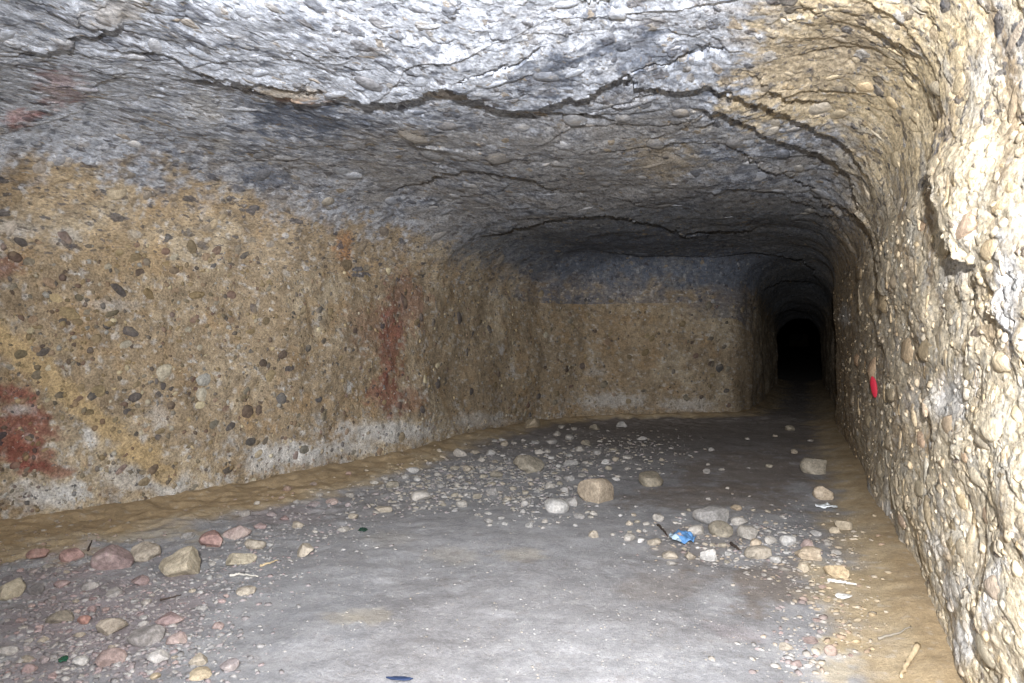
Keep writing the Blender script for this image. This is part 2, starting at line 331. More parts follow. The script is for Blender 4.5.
def rock_material(name, bump=.6, scale=1.0, greys=False, long=1.0):
    m, nt, b = new_mat(name)
    tc = nd(nt, 'ShaderNodeTexCoord'); mp = nd(nt, 'ShaderNodeMapping'); mp.inputs['Scale'].default_value = (1, long, 1); lk(nt, tc.outputs['Object'], mp.inputs['Vector']); pos = mp.outputs[0]
    at = nd(nt, 'ShaderNodeAttribute', attribute_name='albedo'); ck = nd(nt, 'ShaderNodeAttribute', attribute_name='clast')
    wn = noise(nt, pos, 9, 2); wv = nd(nt, 'ShaderNodeVectorMath', operation='MULTIPLY_ADD'); lk(nt, wn.outputs['Color'], wv.inputs[0]); wv.inputs[1].default_value = (.09,) * 3; lk(nt, pos, wv.inputs[2])
    wn2 = noise(nt, pos, 45, 2); wv2 = nd(nt, 'ShaderNodeVectorMath', operation='MULTIPLY_ADD'); lk(nt, wn2.outputs['Color'], wv2.inputs[0]); wv2.inputs[1].default_value = (.03,) * 3; lk(nt, wv.outputs[0], wv2.inputs[2]); wv = wv2
    col = at.outputs['Color']; h = None
    stops = [(0, tuple(lin(74, 76, 80))), (.16, tuple(lin(112, 100, 78))), (.32, tuple(lin(150, 132, 98))), (.5, tuple(lin(98, 84, 76))), (.62, tuple(lin(128, 130, 128))), (.76, tuple(lin(188, 172, 140))), (.9, tuple(lin(206, 204, 198)))]
    if greys: stops = [(0, tuple(lin(72, 75, 84))), (.2, tuple(lin(106, 100, 94))), (.38, tuple(lin(86, 88, 96))), (.55, tuple(lin(140, 132, 118))), (.7, tuple(lin(84, 78, 76))), (.82, tuple(lin(172, 172, 172))), (.92, tuple(lin(160, 142, 112)))]
    for sc, rad, amt in ((17, .36, .75), (38, .36, .65), (80, .38, .42)):
        v = nd(nt, 'ShaderNodeTexVoronoi'); lk(nt, wv.outputs[0], v.inputs['Vector']); inp(v, Scale=sc * scale, Randomness=1.0)
        sp = nd(nt, 'ShaderNodeSeparateColor'); lk(nt, v.outputs['Color'], sp.inputs[0])
        r = math_(nt, 'MULTIPLY_ADD', sp.outputs[1], rad * (1.45 if greys else 1)); r.node.inputs[2].default_value = .05
        dd = math_(nt, 'SUBTRACT', r, v.outputs['Distance'])
        msk = remap(nt, dd, 0, .05); keep = remap(nt, sp.outputs[2], *((.40, .44) if greys else (.54, .58)))
        msk = math_(nt, 'MULTIPLY', msk, keep)
        amt_ = math_(nt, 'MULTIPLY', msk, math_(nt, 'MULTIPLY', ck.outputs['Fac'], amt))
        col = mixrgb(nt, amt_, col, ramp(nt, sp.outputs[0], stops))
        dome = math_(nt, 'MULTIPLY', math_(nt, 'MULTIPLY', remap(nt, dd, 0, .22), keep), 1.0 / sc)
        h = dome if h is None else math_(nt, 'ADD', h, dome)
    f1 = noise(nt, pos, 60, 5, .65); f2 = noise(nt, pos, 14, 5, .6); f3 = noise(nt, pos, 230, 3, .6)
    v1 = remap(nt, f1.outputs[0], .3, .7, .62, 1.32); v2 = remap(nt, f2.outputs[0], .3, .7, .78, 1.18); v3 = remap(nt, f3.outputs[0], .3, .7, .8, 1.18)
    g = math_(nt, 'MULTIPLY', math_(nt, 'MULTIPLY', v1, v2), v3)
    cmb = nd(nt, 'ShaderNodeCombineColor')
    for k in range(3): lk(nt, g, cmb.inputs[k])
    col = mixrgb(nt, 1.0, col, cmb.outputs[0], 'MULTIPLY'); lk(nt, col, b.inputs['Base Color'])
    hh = math_(nt, 'ADD', math_(nt, 'MULTIPLY', h, .6), math_(nt, 'ADD', math_(nt, 'MULTIPLY', f1.outputs[0], .022), math_(nt, 'MULTIPLY', f2.outputs[0], .05)))
    hh = math_(nt, 'ADD', hh, math_(nt, 'MULTIPLY', f3.outputs[0], .006))
    bp = nd(nt, 'ShaderNodeBump'); inp(bp, Strength=bump, Distance=1.0); lk(nt, hh, bp.inputs['Height']); lk(nt, bp.outputs[0], b.inputs['Normal'])
    return m
M_ROCK = rock_material('conglomerate_rock')
M_ROOF = rock_material('sooty_conglomerate', bump=.32, scale=.8, greys=True, long=.5)
M_RIGHT = rock_material('pebbly_conglomerate', bump=.38, scale=.9, long=.45)

def stone_material(name, bump=.5, tint=None, rough=.85, gs=1.0):
    m, nt, b = new_mat(name); b.inputs['Roughness'].default_value = rough
    tc = nd(nt, 'ShaderNodeTexCoord'); oi = nd(nt, 'ShaderNodeObjectInfo'); geo = nd(nt, 'ShaderNodeNewGeometry')
    base = oi.outputs['Color']
    pos = geo.outputs['Position']
    f1 = noise(nt, pos, 45 * gs, 5, .65); f2 = noise(nt, pos, 9 * gs, 3, .6); f3 = noise(nt, pos, 170 * gs, 3)
    g = math_(nt, 'MULTIPLY', math_(nt, 'MULTIPLY', remap(nt, f1.outputs[0], .3, .7, .72, 1.25), remap(nt, f2.outputs[0], .3, .7, .8, 1.18)), remap(nt, f3.outputs[0], .3, .7, .85, 1.15))
    cmb = nd(nt, 'ShaderNodeCombineColor')
    for k in range(3): lk(nt, g, cmb.inputs[k])
    col = mixrgb(nt, 1.0, base, cmb.outputs[0], 'MULTIPLY')
    dust = remap(nt, f2.outputs[0], .52, .68); col = mixrgb(nt, math_(nt, 'MULTIPLY', dust, .25), col, tuple(tint) if tint is not None else tuple(lin(176, 160, 130)))
    lk(nt, col, b.inputs['Base Color'])
    hh = math_(nt, 'ADD', math_(nt, 'MULTIPLY', f1.outputs[0], .02), math_(nt, 'MULTIPLY', f3.outputs[0], .005))
    bp = nd(nt, 'ShaderNodeBump'); inp(bp, Strength=bump, Distance=1.0); lk(nt, hh, bp.inputs['Height']); lk(nt, bp.outputs[0], b.inputs['Normal'])
    return m
M_PEB = stone_material('wall_pebble'); M_STONE = stone_material('loose_stone', tint=lin(170, 162, 150))

def attr_material(name, bump):
    """loose ground and merged small stones: colour from the mesh, grain from noise"""
    m, nt, b = new_mat(name); b.inputs['Roughness'].default_value = .95
    tc = nd(nt, 'ShaderNodeTexCoord'); pos = tc.outputs['Object']
    at = nd(nt, 'ShaderNodeAttribute', attribute_name='albedo')
    f1 = noise(nt, pos, 40, 6, .7); f2 = noise(nt, pos, 6, 5, .65); f3 = noise(nt, pos, 160, 3)
    g = math_(nt, 'MULTIPLY', math_(nt, 'MULTIPLY', remap(nt, f1.outputs[0], .3, .7, .85, 1.14), remap(nt, f2.outputs[0], .3, .7, .86, 1.12)), remap(nt, f3.outputs[0], .3, .7, .9, 1.1))
    cmb = nd(nt, 'ShaderNodeCombineColor')
    for k in range(3): lk(nt, g, cmb.inputs[k])
    lk(nt, mixrgb(nt, 1.0, at.outputs['Color'], cmb.outputs[0], 'MULTIPLY'), b.inputs['Base Color'])
    hh = math_(nt, 'ADD', math_(nt, 'MULTIPLY', f1.outputs[0], .02), math_(nt, 'MULTIPLY', f3.outputs[0], .005))
    bp = nd(nt, 'ShaderNodeBump'); inp(bp, Strength=bump, Distance=1.0); lk(nt, hh, bp.inputs['Height']); lk(nt, bp.outputs[0], b.inputs['Normal'])
    return m
M_FLOOR = attr_material('trodden_earth', .45); M_GRIT = attr_material('grit', .4)

# ------------------------------------------------------------------ mesh building
def grid_mesh(name, V, nr, nc, mat, flip=False, attrs=None):
    idx = np.arange(nr * nc).reshape(nr, nc)
    q = np.stack([idx[:-1, :-1], idx[:-1, 1:], idx[1:, 1:], idx[1:, :-1]], -1).reshape(-1, 4)
    if flip: q = q[:, ::-1]
    return raw_mesh(name, V, q, mat, attrs)
def raw_mesh(name, V, faces, mat, attrs=None, smooth=True):
    faces = np.ascontiguousarray(faces, np.int32); k = faces.shape[1]
    me = bpy.data.meshes.new(name); me.vertices.add(len(V)); me.vertices.foreach_set('co', np.ascontiguousarray(V, np.float32).ravel())
    me.loops.add(faces.size); me.loops.foreach_set('vertex_index', faces.ravel())
    me.polygons.add(len(faces)); me.polygons.foreach_set('loop_start', np.arange(0, faces.size, k, dtype=np.int32))
    me.polygons.foreach_set('use_smooth', np.full(len(faces), smooth))
    me.update(calc_edges=True)
    for an, av in (attrs or {}).items():
        if av.ndim == 2:
            a = me.attributes.new(an, 'FLOAT_COLOR', 'POINT'); a.data.foreach_set('color', np.c_[av, np.ones(len(av))].astype(np.float32).ravel())
        else:
            a = me.attributes.new(an, 'FLOAT', 'POINT'); a.data.foreach_set('value', av.astype(np.float32))
    me.materials.append(mat)
    o = bpy.data.objects.new(name, me); C.objects.link(o); return o
def tag(o, label=None, cat=None, group=None, kind=None):
    if label: o['label'] = label
    if cat: o['category'] = cat
    if group: o['group'] = group
    if kind: o['kind'] = kind
    return o

def rows_by_view(y0, y1, curve, step, mind, maxd):
    """Y stations along a surface, spaced so that the nearer stretches get finer rows"""
    ys = np.r_[np.arange(y0, 32, .004), np.arange(32, y1, .05)]; p = curve(ys); u, v = to_px(p)
    d3 = np.r_[0, np.linalg.norm(np.diff(p, axis=0), axis=1)]
    dp = np.r_[0, np.hypot(np.diff(u), np.diff(v))]
    front = ((p - CAM) @ FWD > .6)
    wgt = np.where(front, dp / step, 0); wgt = np.clip(wgt, d3 / np.where(ys > 34, 3.0, maxd), d3 / mind)
    cs = np.cumsum(wgt); n = int(cs[-1]); return np.interp(np.linspace(0, cs[-1], n), cs, ys)

Y0, Y1 = -4.0, 210.0
def section(Y, part, t):
    """points of the section at stations Y (n,) and parameters t (m,) -> (n,m,3)"""
    Yg, t = np.meshgrid(Y, t, indexing='ij'); rl, hl, rr, hr = radii(Yg); xl, xr, H = XL(Yg), XR(Yg), HH(Yg)
    if part == 'left':
        z0 = -.25; zs = H - hl - .10; z = z0 + (zs - z0) * t; return np.stack([xl + 0 * z, Yg, z], -1)
    if part == 'right':
        z0 = -.25; zs = H - hr - .10; z = z0 + (zs - z0) * t; return np.stack([xr + 0 * z, Yg, z], -1)
    # roof, with both haunches: t in 0..1, haunches take the first and last fifth
    a = np.clip(t / .22, 0, 1) * math.pi / 2; b = np.clip((1 - t) / .16, 0, 1) * math.pi / 2; m = np.clip((t - .22) / .62, 0, 1)
    x = np.where(t < .22, xl + rl * (1 - np.cos(a)), np.where(t > .84, xr - rr * (1 - np.cos(b)), xl + rl + (xr - rr - xl - rl) * m))
    u = np.clip((x - xl) / (xr - xl), 0, 1)
    z = H + .10 * (4 * u * (1 - u) - 1) - np.where(t < .22, hl * (1 - np.sin(a)), 0) - np.where(t > .84, hr * (1 - np.sin(b)), 0)
    return np.stack([x, Yg, z], -1)
def grid_normals(G, flip):
    du = np.gradient(G, axis=0); dv = np.gradient(G, axis=1); n = np.cross(du, dv)
    n /= (np.linalg.norm(n, axis=-1, keepdims=True) + 1e-12); return -n if flip else n
def clast_amount(soot): return np.clip(1 - .15 * np.minimum(soot, 1) - 7 * np.maximum(soot - 1, 0), 0, 1)
def rock_sheet(name, part, Y, t, mat, flip):
    G = section(Y, part, t); Nn = grid_normals(G, flip).reshape(-1, 3); B = G.reshape(-1, 3)
    V = B + Nn * relief(B)[:, None]
    col, s = rock_colour(B)
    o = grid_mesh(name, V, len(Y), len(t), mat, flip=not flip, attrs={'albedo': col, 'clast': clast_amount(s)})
    return tag(o, kind='structure')
yl = rows_by_view(Y0, Y1, lambda y: np.stack([XL(y), y, 1 + 0 * y], -1), 1.7, .008, .12)
yr = rows_by_view(Y0, Y1, lambda y: np.stack([XR(y), y, 1.1 + 0 * y], -1), .5, .008, .12)
yc = rows_by_view(Y0, Y1, lambda y: np.stack([-1.0 + .9 * sstep(12, 14, y), y, HH(y)], -1), .8, .007, .12)
yf = rows_by_view(Y0, Y1, lambda y: np.stack([-1.0 + .9 * sstep(12, 14, y), y, 0 * y], -1), 1.0, .007, .12)
wall_left = rock_sheet('wall_left', 'left', yl, np.linspace(0, 1, 230), M_ROCK, False)
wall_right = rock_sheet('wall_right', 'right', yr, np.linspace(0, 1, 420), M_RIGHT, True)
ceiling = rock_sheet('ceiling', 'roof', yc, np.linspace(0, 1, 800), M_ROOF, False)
wall_left['label'] = 'tan conglomerate rock wall with red stains and white crust at its foot'
wall_right['label'] = 'rough pebbly tan rock wall close beside the viewer'
ceiling['label'] = 'smoke-greyed layered rock roof with black cracks'
# end of the gallery far off and behind the viewer
for nm, Yv in (('wall_far', Y1 - .05), ('wall_back', Y0 + .05)):
    xs = np.linspace(XL(Yv) - .4, XR(Yv) + .4, 60); zs = np.linspace(-.3, HH(Yv) + .4, 40)
    X, Z = np.meshgrid(xs, zs, indexing='ij'); B = np.stack([X, Yv + 0 * X, Z], -1).reshape(-1, 3)
    V = B.copy(); V[:, 1] += (fbm(B, 1.2, 3, 90) - .5) * .5; c, s = rock_colour(B)
    tag(grid_mesh(nm, V, 60, 40, M_ROCK, attrs={'albedo': c, 'clast': clast_amount(s)}), kind='structure')

# floor
GREY = lin(151, 152, 155); GREY2 = lin(134, 132, 133); DUST = lin(168, 168, 170); SAND = lin(182, 164, 133); SAND2 = lin(194, 183, 160); MAUVE = lin(150, 141, 143); EARTH = lin(126, 116, 107)
FPATCH = [(520, 557, 30, 7, SAND2, .5), (450, 555, 34, 9, SAND2, .3), (390, 540, 40, 8, SAND2, .2), (372, 620, 26, 9, SAND2, .35), (340, 625, 26, 8, SAND2, .3), (520, 545, 260, 40, DUST, .35), (540, 620, 130, 40, DUST, .35), (420, 665, 120, 22, DUST, .3), (600, 660, 120, 22, DUST, .25), (560, 575, 80, 14, GREY2, .4),
 (720, 500, 110, 14, EARTH, .6), (770, 585, 60, 24, EARTH, .75), (760, 470, 90, 20, EARTH, .7), (700, 545, 60, 18, EARTH, .4), (670, 590, 60, 14, EARTH, .35), (740, 635, 40, 12, MAUVE, .4), (840, 665, 44, 30, SAND2, .8), (900, 660, 60, 40, SAND, .75), (880, 580, 30, 50, SAND, .8), (850, 480, 14, 60, SAND, .7), (840, 580, 40, 22, SAND2, .55),
 (100, 600, 130, 40, MAUVE, .75), (60, 650, 110, 40, MAUVE, .5), (60, 555, 60, 12, lin(190, 165, 130), .5), (280, 515, 60, 10, MAUVE, .5), (420, 585, 60, 16, GREY2, .35), (330, 560, 50, 14, GREY2, .25), (140, 540, 90, 8, SAND2, .6)]
FPF = [local_frame(a, b, c, d) + (col, s) for a, b, c, d, col, s in FPATCH]
def floor_colour(P):
    global PATCHF
    n1 = fbm(P, 1.1, 3, 80); n2 = fbm(P, 5, 4, 81); n3 = fbm(P, 22, 3, 82)
    c = np.tile(GREY, (len(P), 1)); c = mix(c, GREY2, sstep(.45, .7, n1) * .7); c = mix(c, DUST, sstep(.5, .72, n2) * .6)
    c = mix(c, EARTH, sstep(6.5, 12, P[:, 1]) * .7)
    dl = P[:, 0] - XL(P[:, 1]); dr = XR(P[:, 1]) - P[:, 0]
    e = np.minimum(dl - .45 * sstep(9, 5, P[:, 1]), dr) + (n2 - .5) * .55 + (n1 - .5) * .3
    keep = PATCHF; PATCHF = FPF; c = patches(P, c, n2 * .6 + n3 * .4); PATCHF = keep
    c = mix(c, SAND, sstep(.62, .2, e) * .9)
    c = mix(c, lin(150, 126, 90), sstep(.25, .05, e) * .5)
    c = mix(c, CHALK, sstep(.66, .74, n3) * .2); c = mix(c, EARTH, sstep(.36, .28, n3) * .2)
    return c
tt = np.linspace(0, 1, 760); Yg, tg = np.meshgrid(yf, tt, indexing='ij')
Xg = (XL(Yg) - .35) + (XR(Yg) - XL(Yg) + .6) * tg
B = np.stack([Xg, Yg, 0 * Xg], -1).reshape(-1, 3)
V = B.copy(); V[:, 2] = floor_z(B[:, 0], B[:, 1])
floor = tag(grid_mesh('floor', V, len(yf), len(tt), M_FLOOR, flip=True, attrs={'albedo': floor_colour(B)}), kind='structure')
floor['label'] = 'trodden grey earth floor with ochre sand along the walls'

# ------------------------------------------------------------------ stones
_bm = {}
def ico(sub):
    if sub not in _bm:
        bm = bmesh.new(); bmesh.ops.create_icosphere(bm, subdivisions=sub, radius=1); bm.verts.ensure_lookup_table()
        _bm[sub] = (np.array([v.co[:] for v in bm.verts]), np.array([[v.index for v in f.verts] for f in bm.faces])); bm.free()
    return _bm[sub]
def stone_verts(seed, sub, facets, rough, boxy=0):
    """a unit stone: a sphere cut by planes (broken faces) and roughened"""
    r = np.random.default_rng(seed); V, Fc = ico(sub); V = V.copy()
    if boxy: V = np.sign(V) * np.abs(V) ** (1 - boxy); V /= np.abs(V).max()
    for _ in range(facets):
        n = r.normal(size=3); n /= np.linalg.norm(n); h = r.uniform(.45, .82)
        d = V @ n - h; V = V - np.maximum(d, 0)[:, None] * n * .93
    V = V * (1 + rough * (fbm(V, 1.7, 3, seed % 97) - .5) * 2)[:, None]
    lo, hi = V.min(0), V.max(0); return (V - (lo + hi) / 2) / ((hi - lo) / 2), Fc
PEB_ME = []
for k in range(8):
    V, Fc = stone_verts(500 + k, 2, 6 if k % 2 else 3, .26); o = raw_mesh('pebble', V, Fc, M_PEB); PEB_ME.append(o.data); bpy.data.objects.remove(o)
DARK = [lin(66, 69, 74), lin(82, 80, 76), lin(74, 64, 62), lin(92, 88, 74), lin(60, 62, 70)]
MID = [lin(128, 112, 82), lin(140, 126, 96), lin(112, 100, 78), lin(120, 116, 104), lin(138, 118, 98), lin(105, 84, 78)]
PALE = [lin(176, 170, 152), lin(190, 180, 150), lin(160, 162, 158), lin(186, 168, 130)]
def basis(n, ang, ref=None):
    n = n / np.linalg.norm(n); a = np.cross(n, RIGHT if ref is None else ref)
    if np.linalg.norm(a) < .2: a = np.cross(n, [0, 0, 1.0])
    a /= np.linalg.norm(a); b = np.cross(n, a)
    return math.cos(ang) * a + math.sin(ang) * b, -math.sin(ang) * a + math.cos(ang) * b, n
def pose(o, p, e1, e2, n, s):
    M = Matrix(((e1[0] * s[0], e2[0] * s[1], n[0] * s[2], p[0]), (e1[1] * s[0], e2[1] * s[1], n[1] * s[2], p[1]), (e1[2] * s[0], e2[2] * s[1], n[2] * s[2], p[2]), (0, 0, 0, 1)))
    o.matrix_world = M
def which(p):
    if p[2] < .04: return None
    H = HH(p[1])
    if p[2] > H - .72: return ceiling
    return wall_left if p[0] < (XL(p[1]) + XR(p[1])) / 2 else wall_right
def bulk_place(items):
    """items: (P, N, half length, half width, half height, angle, colour, sink) -> positions on the relief"""
    P = np.array([i[0] for i in items]); N = np.array([i[1] for i in items]); return P + N * relief(P)[:, None]

wall_items = []
def traced(s, cols, proud=.5):
    for q in s.split():
        v = [float(x) for x in q.split(',')]; px, py, w, h = v[:4]; ang = math.radians(v[4]) if len(v) > 4 else 0
        p, n, z = where(px, py); par = which(p)
        if par is None: continue
        wall_items.append((p, n, w, h, ang, cols[rng.integers(len(cols))], proud, z, par))
# the left wall's big pebbles
traced('45,352,12,7 83,298,10,6,20 112,313,13,6,-25 134,331,14,9,20 250,412,12,13 347,265,11,13,60 388,235,11,14 405,271,7,13 392,255,9,9 374,240,10,5 418,250,6,8 415,236,8,8 460,318,8,12 420,318,7,9 262,410,8,8 320,400,9,6 163,503,10,7 150,200,12,7,30 173,195,9,5 150,262,8,7 143,272,9,7 120,290,16,8,40 38,150,10,8 85,118,6,12 133,180,9,8 177,164,7,5 90,165,14,10,40 70,166,12,8,30 103,235,6,5 178,270,9,7 255,308,6,9 285,354,11,7 264,364,9,8 172,406,8,8 157,437,6,5 231,427,11,6 214,424,9,6 308,450,10,8 326,414,8,5 40,375,10,8 18,243,14,8,30 20,257,12,9,30 62,395,11,7 138,397,13,8 96,395,10,7 130,412,10,6 117,421,7,4 320,310,9,6 283,400,10,12 168,516,11,8 153,470,12,8 230,470,10,7 490,330,7,9 405,300,7,16 432,322,6,7 427,300,7,7 470,352,6,8 440,385,8,10 420,410,6,8', DARK)
traced('117,195,24,20,40 15,228,26,14,20 66,238,14,9,30 193,247,16,9,60 68,170,16,8 345,175,20,16 265,180,26,12,20 135,150,12,9 20,200,16,9,30 150,293,14,8,40 74,313,18,12,20 60,298,16,8,20 165,374,20,14 207,380,14,11 225,220,10,8 330,205,14,9 238,118,12,20,60 53,282,14,9,30 200,294,14,7 128,345,12,7 240,250,13,8,40 205,395,10,12', MID + PALE)
# roof cobbles
traced('175,87,17,11 372,75,24,15 417,134,32,20 432,160,26,16 348,178,22,14 545,75,30,14 621,122,22,13 575,125,22,15 563,147,18,11 655,150,26,14 700,175,20,12 590,20,16,9 616,27,19,12 735,150,22,14 780,160,20,12 820,112,28,16 825,145,12,9 460,158,20,10 500,155,34,14 520,130,24,12 470,190,14,9 490,188,12,8 455,200,12,7 395,207,14,12 445,125,24,13 655,190,18,9 720,190,20,8 605,185,18,9 560,165,18,9 680,120,20,10 640,180,18,8 780,180,16,8 425,55,14,10 250,60,16,10 90,22,18,10 60,42,14,8 40,63,16,7 135,63,22,8 230,140,10,10 705,3,16,10', [lin(104, 106, 110), lin(124, 122, 120), lin(146, 132, 108), lin(96, 98, 104), lin(150, 150, 150)], .4)
# the right wall's cobbles
traced('942,88,20,36,-20 963,83,16,14 900,122,17,17 905,33,20,14,-40 960,58,22,18 1014,40,14,24 1014,96,12,40 977,225,26,26 911,310,20,16 940,247,18,18 930,170,24,22 895,160,22,18 915,155,14,14 885,110,22,12 970,110,14,12,-30 985,175,16,12 1005,205,14,14 955,160,14,18 968,95,14,10 873,372,8,34,20 893,395,12,18 885,300,16,30 940,315,18,16 955,345,16,14 975,330,14,16 990,290,20,16 960,280,16,18 995,250,14,24 960,375,18,20 905,350,14,30 922,350,16,26 990,390,18,18 1000,360,14,26 945,425,20,22 915,440,14,20 975,475,22,22 940,463,20,12 965,457,14,12 1000,430,14,26 890,440,12,20 930,515,12,26,-30 940,580,14,20 930,565,12,14 960,550,18,18 985,520,16,24 1000,500,14,20 1010,590,14,26 985,600,18,22 970,575,16,16 1000,650,14,30 945,540,18,14 900,520,12,16 920,490,14,18 880,470,10,16 870,420,8,18 855,400,7,14 862,440,8,14 858,360,6,14 865,330,7,14 872,300,8,16 862,275,7,14 885,255,12,16 900,280,14,18 920,225,18,16 905,205,16,14 880,190,14,14 930,120,14,14 1000,130,16,18 985,50,14,20 930,40,20,16 880,70,20,14 860,95,22,12 985,440,16,18 955,500,16,16', [lin(168, 142, 98), lin(178, 154, 112), lin(150, 128, 94), lin(142, 134, 116), lin(164, 128, 84), lin(186, 172, 142), lin(140, 128, 108), lin(188, 170, 138), lin(176, 136, 104)], .42)
n_tr = len(wall_items)
def scatter(n, x0, x1, y0, y1, smin, smax, cols, par_ok, proud, seed):
    r = np.random.default_rng(seed); k = 0; tries = 0
    while k < n and tries < n * 6:
        tries += 1; px, py = r.uniform(x0, x1), r.uniform(y0, y1); p, nn, z = where(px, py); par = which(p)
        if par not in par_ok or p[1] > 16 or nn @ (CAM - p) / np.linalg.norm(CAM - p) < .02: continue
        s = smin * (smax / smin) ** (r.random() ** 1.6); a = r.uniform(.5, 1)
        wall_items.append((p, nn, s, s * a, r.uniform(0, 3.14), cols[r.integers(len(cols))], proud, z, par)); k += 1
scatter(190, 0, 560, 110, 490, 5, 12, DARK + MID + MID + PALE[:2], (wall_left,), .35, 11)
scatter(60, 540, 755, 275, 410, 4, 8, DARK + MID, (wall_left,), .4, 12)
scatter(200, 842, 1024, 30, 683, 7, 20, [lin(168, 142, 98), lin(178, 154, 112), lin(150, 128, 94), lin(150, 144, 128), lin(164, 128, 84), lin(196, 182, 152), lin(128, 116, 96)], (wall_right,), .22, 13)
scatter(190, 0, 860, 0, 260, 7, 20, [lin(104, 106, 110), lin(124, 126, 130), lin(146, 136, 118), lin(88, 92, 100), lin(156, 158, 162)], (ceiling,), .3, 14)
scatter(40, 740, 940, 0, 220, 8, 18, [lin(178, 154, 112), lin(150, 136, 106), lin(140, 136, 124), lin(196, 182, 152)], (ceiling,), .4, 15)
BP = bulk_place(wall_items)
LOC, _s = rock_colour(np.array([i[0] for i in wall_items]))
for i, (p, n, w, h, ang, colr, proud, z, par) in enumerate(wall_items):
    e1, e2, nn = basis(n, 0)
    # half axes on the rock face so that the pebble has its size in the photograph, foreshortening kept within reason
    m = z / F_PX; cosv = max(.15, abs(n @ (CAM - p)) / np.linalg.norm(CAM - p))
    if par is wall_left: a, b = w * m * .62, h * m * .62; d1, d2 = np.array([-n[1], n[0], 0]), np.array([0, 0, 1.0])
    elif par is wall_right: a, b = w * m / 2 / max(cosv, .2), h * m / 2; d1, d2 = np.array([0, 1.0, 0]), np.array([0, 0, 1.0])
    else: a, b = w * m / 2, h * m / 2 / max(cosv, .3); d1 = np.array([1.0, 0, 0]); d2 = np.array([0, 1.0, 0])
    d1 = d1 - n * (d1 @ n); d1 /= np.linalg.norm(d1) + 1e-9; d2 = np.cross(n, d1)
    if par is wall_right: b = min(b, 2.2 * a); a = min(a, 2.8 * b)
    if par is wall_left: ang = -ang if i < n_tr and ang else .45 + .35 * math.sin(i * 2.4)
    f1 = math.cos(ang) * d1 + math.sin(ang) * d2; f2 = np.cross(n, f1)
    c = min(a, b) * .55; pos = BP[i] + n * c * (proud * .9 - (.92 if par is ceiling else .78))
    o = bpy.data.objects.new('pebble', PEB_ME[i % 8]); C.objects.link(o); o.parent = par; pose(o, pos, f1, f2, n, (a, b, c))
    tie = .75 if par is ceiling else (.5 if par is wall_right else .2)
    o.color = (*((np.array(colr) * (1 - tie) + LOC[i] * tie) * rng.uniform(.85, 1.15)), 1)

# finer pebbles of the walls, too many to pick apart
def merged(name, items, mat, sub, parent=None, seed=0):
    r = np.random.default_rng(seed); shapes = [stone_verts(900 + k, sub, 3, .12) for k in range(6)]
    Vs, Fs, Cs, off = [], [], [], 0
    for (p, e1, e2, n, s, c) in items:
        V, Fc = shapes[r.integers(6)]; W = p + V[:, :1] * s[0] * e1 + V[:, 1:2] * s[1] * e2 + V[:, 2:] * s[2] * n
        Vs.append(W); Fs.append(Fc + off); Cs.append(np.tile(c, (len(W), 1))); off += len(W)
    o = raw_mesh(name, np.concatenate(Vs), np.concatenate(Fs), mat, {'albedo': np.concatenate(Cs)}); o['kind'] = 'stuff'
    if parent: o.parent = parent
    return o
def fine(par, n, smin, smax, cols, seed, Yr, zr, proud):
    r = np.random.default_rng(seed); out = []; Ys = Yr[0] * (Yr[1] / Yr[0]) ** r.random(n)
    ts = r.uniform(zr[0], zr[1], n)
    if par is wall_left: P = np.stack([XL(Ys), Ys, ts], -1)
    elif par is wall_right: P = np.stack([XR(Ys), Ys, ts], -1)
    else:
        X = XL(Ys) + (XR(Ys) - XL(Ys)) * ts; P = np.stack([X, Ys, ztop(X, Ys)], -1)
    N = np.array([normal_at(p - np.array([0, 0, .001]) * (par is ceiling)) for p in P])
    R = P + N * relief(P)[:, None]
    L_ = rock_colour(P)[0]; tie = .6 if par is wall_right else .3
    for k in range(n):
        s = smin * (smax / smin) ** (r.random() ** 1.5); e1, e2, nn = basis(N[k], r.uniform(0, 6.28))
        if par is wall_right: e1 = np.array([0, 2.0, 0]); e2 = np.array([0, 0, 1.0])
        out.append((R[k] + nn * s * .5 * (proud - .3), e1, e2, nn, (s, s * r.uniform(.55, 1), s * .6), (np.array(cols[r.integers(len(cols))]) * (1 - tie) + L_[k] * tie) * r.uniform(.85, 1.15)))
    return out
TANS = [lin(168, 142, 98), lin(178, 154, 112), lin(150, 128, 94), lin(150, 144, 128), lin(196, 182, 152), lin(128, 116, 96)]
merged('fine_pebbles', fine(wall_left, 2600, .010, .03, DARK + MID * 2 + PALE, 31, (2.6, 14.2), (.05, 2.5), .25), M_GRIT, 1, wall_left)
merged('fine_pebbles', fine(wall_right, 1100, .014, .036, TANS, 32, (1.8, 13.5), (.0, 2.4), -.1), M_GRIT, 1, wall_right)

# ------------------------------------------------------------------ stones on the floor
def on_floor(px, py):
    d = sight(px, py); t = -CAM[2] / d[2]
    for _ in range(6):
        p = CAM + d * t; p[1] = min(p[1], 40); t = (float(floor_z(p[0], p[1])) - CAM[2]) / d[2]
    p = CAM + d * t; p[2] = float(floor_z(p[0], p[1])); return p, t
COL = dict(cream=lin(206, 190, 148), white=lin(206, 206, 202), grey=lin(160, 158, 154), pale=lin(190, 184, 172), tan=lin(188, 160, 112), olive=lin(150, 138, 104), red=lin(174, 102, 90), pink=lin(184, 148, 138), rose=lin(160, 118, 116), orange=lin(200, 120, 90), dark=lin(84, 80, 82), rust=lin(118, 70, 58), beige=lin(190, 174, 144), yellow=lin(206, 180, 124), mauve=lin(150, 132, 134))
for k_ in COL: COL[k_] = (COL[k_] * .6 + lin(164, 158, 150) * .4) * .88
seedc = [2000]
